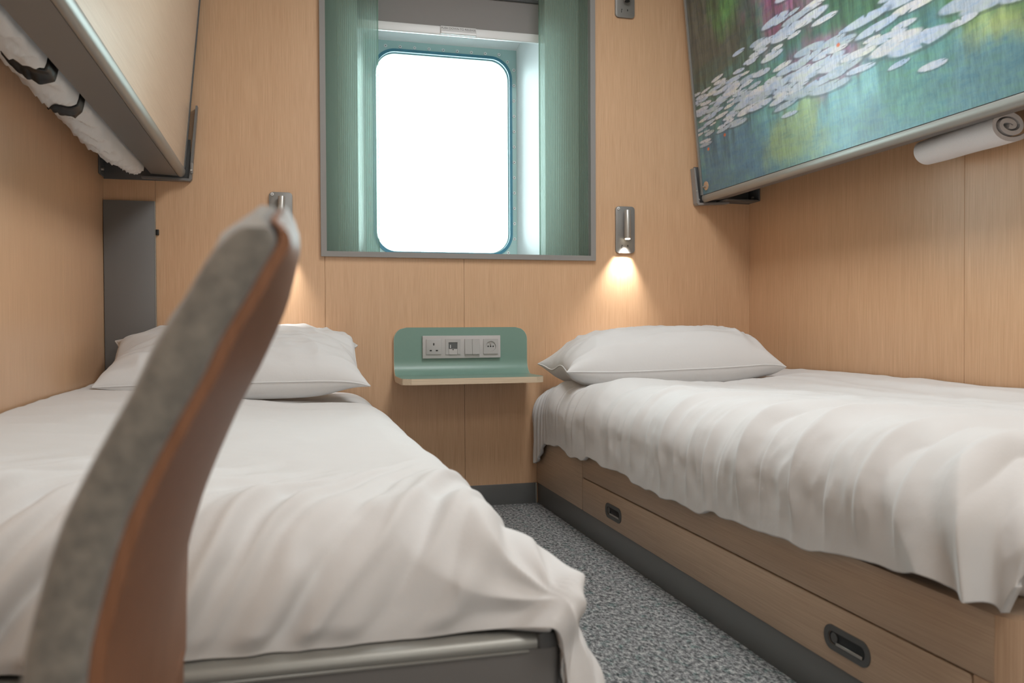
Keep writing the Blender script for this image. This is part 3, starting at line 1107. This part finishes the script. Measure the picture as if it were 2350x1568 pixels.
# end frame beside the back wall
bm = bmesh.new()
add_prism(bm, [(fx(1.2055)+.001, 1.2055), (fx(zt_b)+.001, zt_b), (fx(zt_b)-.12, zt_b), (-.43, 1.2405), (-.355, 1.2305), (-.355, 1.2055)], 'y', BL1-.0035, BL1+.006)
obj('end_frame', bm, GREY_D, ub)
bm = bmesh.new()
add_prism(bm, [(-.4405, 1.2405), (-.4300, 1.2405), (-.36, zt_b), (-.37, zt_b)], 'y', BL0, BL1-.004)
obj('tray_side', bm, GREY, ub)
bm = bmesh.new()
add_prism(bm, [(fx(1.2055)-.004, 1.206), (fx(zt_b)-.004, zt_b), (-.3705, zt_b), (-.4395, 1.2405), (-.4395, 1.2), (-.356, 1.2)], 'y', BL0-.012, BL0-.0005)
obj('end_board', bm, GREY, ub)
# bracket on the back wall that carries the berth
br = empty('berth_bracket', (-.45, -.02, 1.165), 'dark grey metal bracket carrying the left upper berth on the back wall', 'bracket', 'berth wall brackets')
box('wall_plate', (XL+.003, -.006, 1.167), (-.317, -.0006, 1.31), GREY_D, br, .001)
bm = bmesh.new()
add_prism(bm, [(-.470, 1.1705), (-.3180, 1.1655), (-.3125, 1.172), (-.291, 1.42), (-.297, 1.42), (-.3205, 1.1735), (-.470, 1.1765)], 'y', -.0335, -.0062)
obj('cradle', bm, GREY, br, angle=.5)
box('pivot_block', (-.3150, -.0400, 1.190), (-.3065, -.0342, 1.226), STEEL_D, br, .001)
cyl('pivot_bolt', (-.3115, -.0400, 1.200), (0, -1, 0), .0035, .004, STEEL, br, 12)
box('side_plate', (XL+.0006, -.075, 1.172), (XL+.006, -.0075, 1.30), GREY_D, br, .001)
cyl('pivot_bolt', (XL+.006, -.055, 1.190), (1, 0, 0), .0045, .008, STEEL, br, 12)

# bedding bulging out between berth and wall
def bedding():
    nu, nv = 150, 44
    yv = np.linspace(-2.02, -.105, nu)
    sv = np.linspace(0, 1, nv)
    Yg, Sg = np.meshgrid(yv, sv, indexing='ij')
    # s: 0 at berth inner face, 1 at the wall
    x0 = -.4455
    x1 = -.585+.055*sstep(-.50, -.12, Yg)
    Xg = x0+(x1-x0)*Sg
    sag = .045+.014*vnoise(Yg*3.2, Yg*0, 71)+.010*vnoise(Yg*7, Yg*0, 72)-.012*sstep(-.5, -.1, Yg)
    skew = .30+.08*vnoise(Yg*4, Yg*0, 73)
    tt = Sg**(math.log(.5)/np.log(np.clip(skew, .15, .6)))
    zb = 1.198-sag*np.sin(PI*np.clip(tt, 0, 1))**.75+.055*Sg**2
    ph = Yg*1.0+.16*Sg
    zb -= .011*ridge(ph/.105+.4*vnoise(Yg*5, Sg*2, 74), 1.0)*np.sin(PI*Sg)**.5
    zb -= .0055*ridge(ph/.047+.6*vnoise(Yg*9, Sg*3, 75), 1.0)*np.sin(PI*Sg)**.5
    zb += np.where(Sg < .06, (.06-Sg)*.6, 0)
    P = np.stack([Xg, Yg, zb], -1)
    # close over the top so the bundle is solid
    topg = P[:, ::-1, :].copy()
    topg[..., 2] = 1.30+.04*np.sin(PI*Sg)+.02*vnoise(Yg*4, Sg*3, 76)
    loop = np.concatenate([P, topg], 1)
    n2 = loop.shape[1]
    V = loop.reshape(-1, 3)
    F = []
    for i in range(nu-1):
        for j in range(n2):
            j2 = (j+1) % n2
            F.append((i*n2+j, (i+1)*n2+j, (i+1)*n2+j2, i*n2+j2))
    F.append(tuple(range(n2)))
    F.append(tuple((nu-1)*n2+k for k in range(n2))[::-1])
    bm = bmesh.new()
    vs = [bm.verts.new(p) for p in V]
    for f_ in F: bm.faces.new([vs[q] for q in f_])
    o = obj('berth_bedding', bm, LINEN, None, smooth=True, origin=(-.52, -1.05, 1.2))
    return o, P, yv
bd, BP, byv = bedding()
tag(bd, 'rumpled white bedding bulging out between the left upper berth and the wall', 'bedding')
def strap(yc, s1, slant, wid):
    i0 = int(np.argmin(np.abs(byv-yc)))
    nu, nv = BP.shape[:2]
    pts = []
    js = [j for j in range(0, int(nv*s1))]
    V, F = [], []
    for j in js:
        f_ = j/max(1, js[-1])
        wd = wid*(1-.75*f_**3)
        yj = yc+slant*f_
        for k in range(5):
            y = yj+(k/4-.5)*wd
            fi = np.interp(y, byv, np.arange(nu))
            a_ = int(min(fi, nu-2))
            q = BP[a_, j]*(1-(fi-a_))+BP[a_+1, j]*(fi-a_)
            V.append((q[0], y, q[2]-.0035))
    F = grid_faces(len(js), 5)
    o = pydata('strap', V, F, BLACK, bd)
    m = o.modifiers.new('thickness', 'SOLIDIFY')
    m.thickness = .002
    m.offset = 0
    tag(o, 'black webbing strap')
strap(-1.20, .62, -.05, .075)
strap(-.955, .50, -.03, .050)

# right berth
br0, br1 = -2.06, -.045
rx = 1.578
lr = -.075/.78
gx = lambda z: rx+(z-1.163)*lr
rbth = empty('upper_berth', (1.66, -1.05, 1.16), 'folded upper berth above the right-hand bed, its underside printed with a lily pond picture', 'berth')
bm = bmesh.new()
lip = [(1.600, 1.1600), (1.596, 1.1560), (1.590, 1.1545), (1.584, 1.1560), (1.579, 1.1610), (1.5765, 1.1680), (1.5762, 1.1760), (1.5775, 1.1800), (1.583, 1.1815), (1.600, 1.1815)]
add_prism(bm, lip, 'y', br0, br1)
obj('edge_moulding', bm, ALU, rbth, angle=.9)
bm = bmesh.new()
add_prism(bm, [(1.6008, 1.1615), (1.668, 1.1690), (1.668, 1.225), (1.66, 1.225), (1.6008, 1.213)], 'y', br0, br1)
obj('bottom_rail', bm, GREY, rbth, angle=.5)
bm = bmesh.new()
ztr = 2.04
add_prism(bm, [(gx(1.182)+.003, 1.182), (gx(ztr)+.003, ztr), (gx(ztr)+.018, ztr), (gx(1.182)+.018, 1.182)], 'y', br0+.004, br1-.004)
obj('picture_board', bm, GREY, rbth)
bm = bmesh.new()
add_prism(bm, [(gx(1.182)+.002, 1.182), (gx(ztr)+.002, ztr), (gx(ztr)+.10, ztr), (1.667, 1.2255), (1.667, 1.172), (1.602, 1.172)], 'y', br0-.012, br0-.0005)
obj('end_board', bm, GREY, rbth)
bm = bmesh.new()
add_prism(bm, [(gx(1.182)-.002, 1.182), (gx(ztr)-.002, ztr), (gx(ztr)+.10, ztr), (1.66, 1.2255), (1.6008, 1.2135), (1.6008, 1.182)], 'y', br1-.0035, br1+.006)
obj('end_frame', bm, ALU, rbth)

# the printed picture: a flat sheet with its colours per vertex (a made-up pond of pale pads)
PW, PH = 2.0, .845
npx, npy = 860, 370
pu = np.linspace(0, PW, npx)
pv = np.linspace(0, PH, npy)
Pu, Pv = np.meshgrid(pu, pv, indexing='ij')
def lin(r, g, b_): return np.array(srgb(r, g, b_)[:3])
def lay(c, col, k):
    k = np.clip(k, 0, 1)[..., None]
    return c*(1-k)+lin(*col)*k
streak = fbm(Pu*46, Pv*6, 80, 4)
flow = fbm(Pu*7, Pv*30, 81, 3)
blot = lambda x, y, rx_, ry_, s: sstep(1.25, .35, np.sqrt(((Pu-x)/rx_)**2+((Pv-y)/ry_)**2)+.42*fbm(Pu*9, Pv*9, s, 3)+.12*streak)
c = np.zeros(Pu.shape+(3,))+lin(96, 134, 142)
c = lay(c, (84, 120, 142), blot(.28, .12, .34, .16, 82)*.9)
c = lay(c, (112, 160, 166), blot(.80, .16, .40, .14, 83)*.85)
c = lay(c, (70, 112, 96), sstep(.16, .44, Pv+.10*flow)*.8)
c = lay(c, (84, 84, 76), sstep(.30, .50, Pv+.05*flow)*sstep(.62, .30, Pu)*.95)
c = lay(c, (62, 92, 66), blot(.95, .46, .35, .22, 84)*.85)
c = lay(c, (148, 86, 122), blot(.60, .62, .24, .20, 85)*.95)
c = lay(c, (150, 92, 132), blot(.78, .27, .22, .08, 86)*.8)
c = lay(c, (136, 158, 124), blot(.62, .075, .17, .10, 87)*.95)
c = lay(c, (140, 160, 118), blot(.70, .16, .06, .10, 88)*.8)
c = lay(c, (150, 164, 112), blot(1.47, .18, .16, .09, 89)*.9)
c = lay(c, (96, 140, 84), blot(1.45, .36, .3, .16, 90)*.85)
c = lay(c, (92, 142, 80), blot(.26, .70, .10, .16, 91)*.8)
c = lay(c, (88, 140, 128), blot(1.15, .13, .16, .14, 92)*.7)
c = c*(1+.34*np.clip(streak, -1, 1)[..., None]*sstep(.02, .25, Pv)[..., None])*(1+.10*flow[..., None])
dark = sstep(.25, .7, fbm(Pu*70, Pv*9, 93, 3))*sstep(.2, .45, Pv)
c = lay(c, (46, 58, 50), dark*.45)
prg = np.random.RandomState(19)
pads = []
for k in range(420):
    u_ = prg.uniform(0.0, 1.6)
    band = prg.randint(3)
    ctr = (.225, .30, .40)[band]+.035*math.sin(u_*4+band*2)+.03*u_
    v_ = ctr+prg.normal(0, .030)
    if prg.rand() < .35*u_: continue
    s_ = prg.uniform(.014, .040)*(1+.75*u_)
    pads.append((v_, u_, s_, prg.uniform(.12, .18)))
keep = []
for q in pads:
    if all(abs(q[1]-o_[1]) > .75*(q[2]+o_[2]) or abs(q[0]-o_[0]) > .85*(q[2]*q[3]+o_[2]*o_[3]) for o_ in keep): keep.append(q)
pads = keep
pads.sort(reverse=True)
for v_, u_, s_, asp in pads:
    th = -.05+.12*prg.rand()
    du_, dv_ = Pu-u_, Pv-v_
    e1 = (du_*math.cos(th)+dv_*math.sin(th))/(s_*1.5)
    e2 = (-du_*math.sin(th)+dv_*math.cos(th))/(s_*asp*1.6)
    rr_ = np.sqrt(e1**2+e2**2)
    edge = .18*s_/.04*.6
    near = rr_ < 1.6
    if not near.any(): continue
    k = sstep(1.0+.12, 1.0-.12, rr_+.10*flow)
    nick = sstep(.16, .05, np.abs(np.arctan2(e2, e1)-prg.uniform(-2, 2)))*sstep(.2, .6, rr_)
    k = k*(1-nick*.9)
    col = [(190, 194, 208), (176, 186, 206), (200, 198, 204), (168, 178, 192)][prg.randint(4)]
    sh_ = sstep(1.35, 1.0, np.sqrt(e1**2+(e2+.35)**2))*.55
    c = lay(c, (70, 78, 86), sh_*(1-k))
    c = lay(c, col, k*.96)
for (u_, v_) in ((.20, .19), (.07, .165), (.88, .30), (1.2, .43)):
    c = lay(c, (206, 104, 62), sstep(1.1, .5, np.hypot((Pu-u_)/.010, (Pv-v_)/.007)))
c = np.clip(c*1.30+.012, 0.004, .95)
xb = gx(1.182+pv/math.hypot(1, lr))+.0022
V = np.stack([np.broadcast_to(xb, Pu.shape), -.055-Pu*(2.0/PW)*.998, np.broadcast_to(1.1825+pv/math.hypot(1, lr), Pu.shape)], -1)
V[..., 2] = np.minimum(V[..., 2], ztr)
PIC = mat('printed_pond_picture', (1, 1, 1, 1), .32)
nt, N, L, b = nodes(PIC)
at = N.new('ShaderNodeVertexColor')
at.layer_name = 'print'
st = noise(PIC, coords(PIC, (1, 1, .16)), 130, 4, .7)
st2 = noise(PIC, coords(PIC, (1, .3, 1)), 60, 3, .7)
c1 = ramp(PIC, st, [(.32, srgb(140, 146, 150)), (.5, srgb(214, 216, 214)), (.68, srgb(255, 255, 246))])
c2 = ramp(PIC, st2, [(.35, srgb(176, 206, 226)), (.5, srgb(230, 230, 226)), (.66, srgb(232, 240, 196))])
prev = at.outputs[0]
for cc, ff in ((c1, .45), (c2, .5)):
    mx = N.new('ShaderNodeMix')
    mx.data_type = 'RGBA'
    mx.blend_type = 'MULTIPLY'
    mx.inputs['Factor'].default_value = ff
    L.new(prev, mx.inputs['A'])
    L.new(cc, mx.inputs['B'])
    prev = mx.outputs['Result']
L.new(prev, b.inputs['Base Color'])
pic = pydata('printed_picture', V.reshape(-1, 3), grid_faces(npx, npy), PIC, rbth, True)
ca = pic.data.color_attributes.new('print', 'FLOAT_COLOR', 'POINT')
ca.data.foreach_set('color', np.concatenate([c.reshape(-1, 3), np.ones((npx*npy, 1))], 1).astype(np.float32).ravel())
# latch: keyhole cup with a small hook
lt = cyl('latch_cup', (gx(1.21)+.003, -.085, 1.213), (-1, 0, lr), .017, .004, OAK_END, rbth, 24)
cyl('latch_hook', (gx(1.208)-.0015, -.066, 1.211), (0, -1, 0), .004, .022, STEEL, lt, 12)

bk = empty('berth_bracket', (1.70, -.02, 1.15), 'dark grey metal bracket carrying the right upper berth in the corner', 'bracket', 'berth wall brackets')
box('wall_plate', (1.562, -.006, 1.160), (XR-.0008, -.0006, 1.30), GREY_D, bk, .001)
bm = bmesh.new()
add_prism(bm, [(1.700, 1.1545), (1.566, 1.1450), (1.560, 1.152), (1.5465, 1.290), (1.552, 1.290), (1.5705, 1.1535), (1.700, 1.1605)], 'y', -.0375, -.0062)
obj('cradle', bm, GREY_W, bk, angle=.5)
box('bottom_plate', (1.66, -.085, 1.1612), (XR-.0065, -.0065, 1.1665), GREY_D, bk, .001)
box('side_plate', (XR-.006, -.085, 1.1612), (XR-.0008, -.0065, 1.29), GREY_D, bk, .001)
cyl('pivot_bolt', (XR-.006, -.045, 1.180), (-1, 0, 0), .0045, .008, STEEL, bk, 12)
for z, x in ((1.200, 1.5580), (1.166, 1.5680)):
    cyl('pivot_bolt', (x, -.0375, z), (0, -1, 0), .0032, .002, STEEL, bk, 12)

# rolled towel wedged between right berth and wall
def towel():
    n, turns = 120, 2.2
    pts = []
    for k in range(n+1):
        t = k/n
        r_ = .012+.052*t
        a_ = -2*PI*turns*(1-t)-.6
        pts.append((r_*math.cos(a_)*1.0, r_*math.sin(a_)*.66, a_))
    th = .011
    ny = 16
    V, F = [], []
    y0, y1 = -1.075, -1.375
    for j in range(ny+1):
        f_ = j/ny
        y = y0+(y1-y0)*f_
        sc_ = 1-.10*(1-f_)+.02*math.sin(9*f_)
        cx_, cz_ = 1.728-.012*f_, 1.152+.004*f_
        for (px, pz, a_) in pts:
            nrm = (math.cos(a_), math.sin(a_))
            wob = .002*math.sin(a_*1.3+f_*6)
            V.append((cx_+px*sc_+wob, y+.012*(1-f_)*(px/.06), cz_+pz*sc_))
            V.append((cx_+(px-nrm[0]*th)*sc_+wob, y+.012*(1-f_)*(px/.06), cz_+(pz-nrm[1]*th)*sc_))
    m = (n+1)*2
    for j in range(ny):
        for k in range(n):
            a0, a1 = j*m+2*k, (j+1)*m+2*k
            F.append((a0, a1, a1+2, a0+2))
            F.append((a0+1, a0+3, a1+3, a1+1))
        F.append((j*m, j*m+1, (j+1)*m+1, (j+1)*m))
        e0, e1 = j*m+2*n, (j+1)*m+2*n
        F.append((e0, e1, e1+1, e0+1))
    for j in (0, ny):
        for k in range(n):
            a0 = j*m+2*k
            q = (a0, a0+2, a0+3, a0+1)
            F.append(q if j == 0 else q[::-1])
    bm = bmesh.new()
    vs = [bm.verts.new(p) for p in V]
    for f_ in F: bm.faces.new([vs[q] for q in f_])
    return obj('rolled_towel', bm, TOWEL, None, angle=1.0, origin=(1.72, -1.26, 1.15))
tag(towel(), 'rolled white towel tucked behind the rail of the picture berth', 'towel')

# ------------------------------------------------------------------ chair close to the camera
Y0 = CAM_Y
ch = empty('upholstered_chair', (-.30, Y0+.59, 0), 'grey felt chair with walnut-brown back shell in front of the left-hand bed', 'chair')
zi = lambda pts: (np.array([p[1] for p in pts]), np.array([p[0] for p in pts]))
def interp(z, pts):
    zz, xx = zi(sorted(pts, key=lambda p: p[1]))
    return np.interp(z, zz, xx)
XBn = [(-.088, .36), (-.0865, .44), (-.0838, .502), (-.0818, .519), (-.0779, .5356), (-.0721, .5575), (-.0652, .5783), (-.0555, .5992), (-.0439, .6212), (-.0320, .6426), (-.0245, .6595), (-.0128, .6787), (-.0061, .6912), (.0012, .7037), (.0014, .7085), (-.0020, .7140), (-.0080, .7180), (-.0090, .75)]
XRm = [(-.084, .36), (-.0822, .428), (-.0791, .463), (-.0748, .489), (-.0676, .518), (-.0577, .551), (-.0463, .580), (-.0317, .6137), (-.0187, .6386), (-.0091, .6594), (-.0002, .6808), (.0049, .7009), (.0085, .717), (.0076, .7270), (.0020, .7350), (-.0080, .7400), (-.0090, .75)]
XFm = [(-.150, .36), (-.137, .44), (-.1270, .486), (-.1175, .530), (-.1080, .562), (-.0975, .592), (-.0892, .620), (-.0754, .652), (-.0650, .671), (-.0500, .691), (-.0380, .706), (-.0270, .718), (-.0205, .727), (-.0180, .736), (-.0175, .75)]
DN, DM, DFR = .42, .595, .77
zbot = .39
def ztop(d):
    q = abs((d-DM)/(DFR-DN)*2)
    return .738-.026*q**3.2
def xback(d, z):
    q = ((d-DM)/((DFR-DN)/2))**2
    return interp(z, XBn)*q+interp(z, XRm)*(1-q)
def xfront(d, z):
    q = abs((d-DM)/((DFR-DN)/2))
    xf = interp(z, XFm)
    xe = xback(d, z)-.034
    k = max(0.0, (q-.40)/.60)**1.8
    return xf*(1-k)+max(xe, xf)*k
nt_ = 44
ts = np.concatenate([np.linspace(0, .9, 34, endpoint=False), .9+.1*np.sin(np.linspace(0, PI/2, nt_-34))])
dd = [DN+(DFR-DN)*(.5-.5*math.cos(PI*k/23)) for k in range(24)]
SHELL = .0065
def rings(kind):
    R = []
    for t in ts:
        loop_a, loop_b = [], []
        for d in dd:
            zt2_ = ztop(d)-(0.0004 if kind == 'shell' else 0)
            z = zbot+t*(zt2_-zbot)
            xb_ = float(xback(d, z))
            xf_ = float(xfront(d, z))
            tc = max(0., (t-.955)/.045)
            if kind == 'shell':
                loop_a.append((xb_, Y0+d, z))
                loop_b.append((xb_-SHELL*(1-.5*tc**3), Y0+d, z))
            else:
                inn = xb_-SHELL-.0006
                xf_ = min(xf_, inn-.006)
                mid_ = (inn+xf_)/2
                sh2 = 1-.45*tc**2.5
                xf2 = inn+(xf_-inn)*sh2
                loop_a.append((inn, Y0+d, z))
                loop_b.append((xf2, Y0+d, z))
        # round the near and far edges of the pad
        if kind == 'pad':
            e0a, e0b = loop_a[0], loop_b[0]
            ea, eb = loop_a[-1], loop_b[-1]
            capn, capf = [], []
            for k in (1, 2, 3, 4):
                a_ = PI*k/5
                mx_ = (e0a[0]+e0b[0])/2+(e0b[0]-e0a[0])/2*(-math.cos(a_))
                capn.append((mx_, e0a[1]-.005*math.sin(a_)**.6, e0a[2]))
                mx2 = (ea[0]+eb[0])/2+(ea[0]-eb[0])/2*(-math.cos(a_))
                capf.append((mx2, ea[1]+.005*math.sin(a_)**.6, ea[2]))
            R.append(loop_b[::-1]+capn[::-1]+loop_a+capf[::-1])
        else:
            R.append(loop_a+loop_b[::-1])
    return R
def loft(name, R, m, parent, angle=1.0):
    bm = bmesh.new()
    VV = [[bm.verts.new(p) for p in r_] for r_ in R]
    n = len(R[0])
    for i in range(len(R)-1):
        for k in range(n):
            j = (k+1) % n
            try: bm.faces.new((VV[i][k], VV[i][j], VV[i+1][j], VV[i+1][k]))
            except ValueError: pass
    bm.faces.new(VV[0])
    bm.faces.new(VV[-1])
    return obj(name, bm, m, parent, angle=angle)
loft('back_shell', rings('shell'), WALNUT, ch)
loft('back_padding', rings('pad'), FELT, ch)
bm = bmesh.new()
add_prism(bm, rrect(-.50, -.105, Y0+.435, Y0+.735, .06, 8), 'z', .322, .372, .016, 4)
obj('seat', bm, FELT, ch, angle=.8)
bm = bmesh.new()
add_prism(bm, rrect(-.49, -.086, Y0+.445, Y0+.725, .05, 8), 'z', .308, .3215, .004, 2)
obj('seat_shell', bm, WALNUT, ch, angle=.6)
bm = bmesh.new()
add_prism(bm, [(-.125, .309), (-.10, .309), (-.0855, .33), (-.0835, .405), (-.0915, .405), (-.0945, .335), (-.125, .320)], 'y', Y0+.47, Y0+.72)
obj('back_bracket', bm, WALNUT, ch, angle=.6)
for sx, sy in ((-.45, .475), (-.45, .695), (-.14, .475), (-.14, .695)):
    ox = -.02 if sx < -.3 else .02
    oy = -.012 if sy < .6 else .012
    p0 = Vector((sx+ox, Y0+sy+oy, 0))
    p1 = Vector((sx, Y0+sy, .3078))
    cyl('leg', p0, p1-p0, .010, (p1-p0).length, WALNUT, ch, 16, .016)
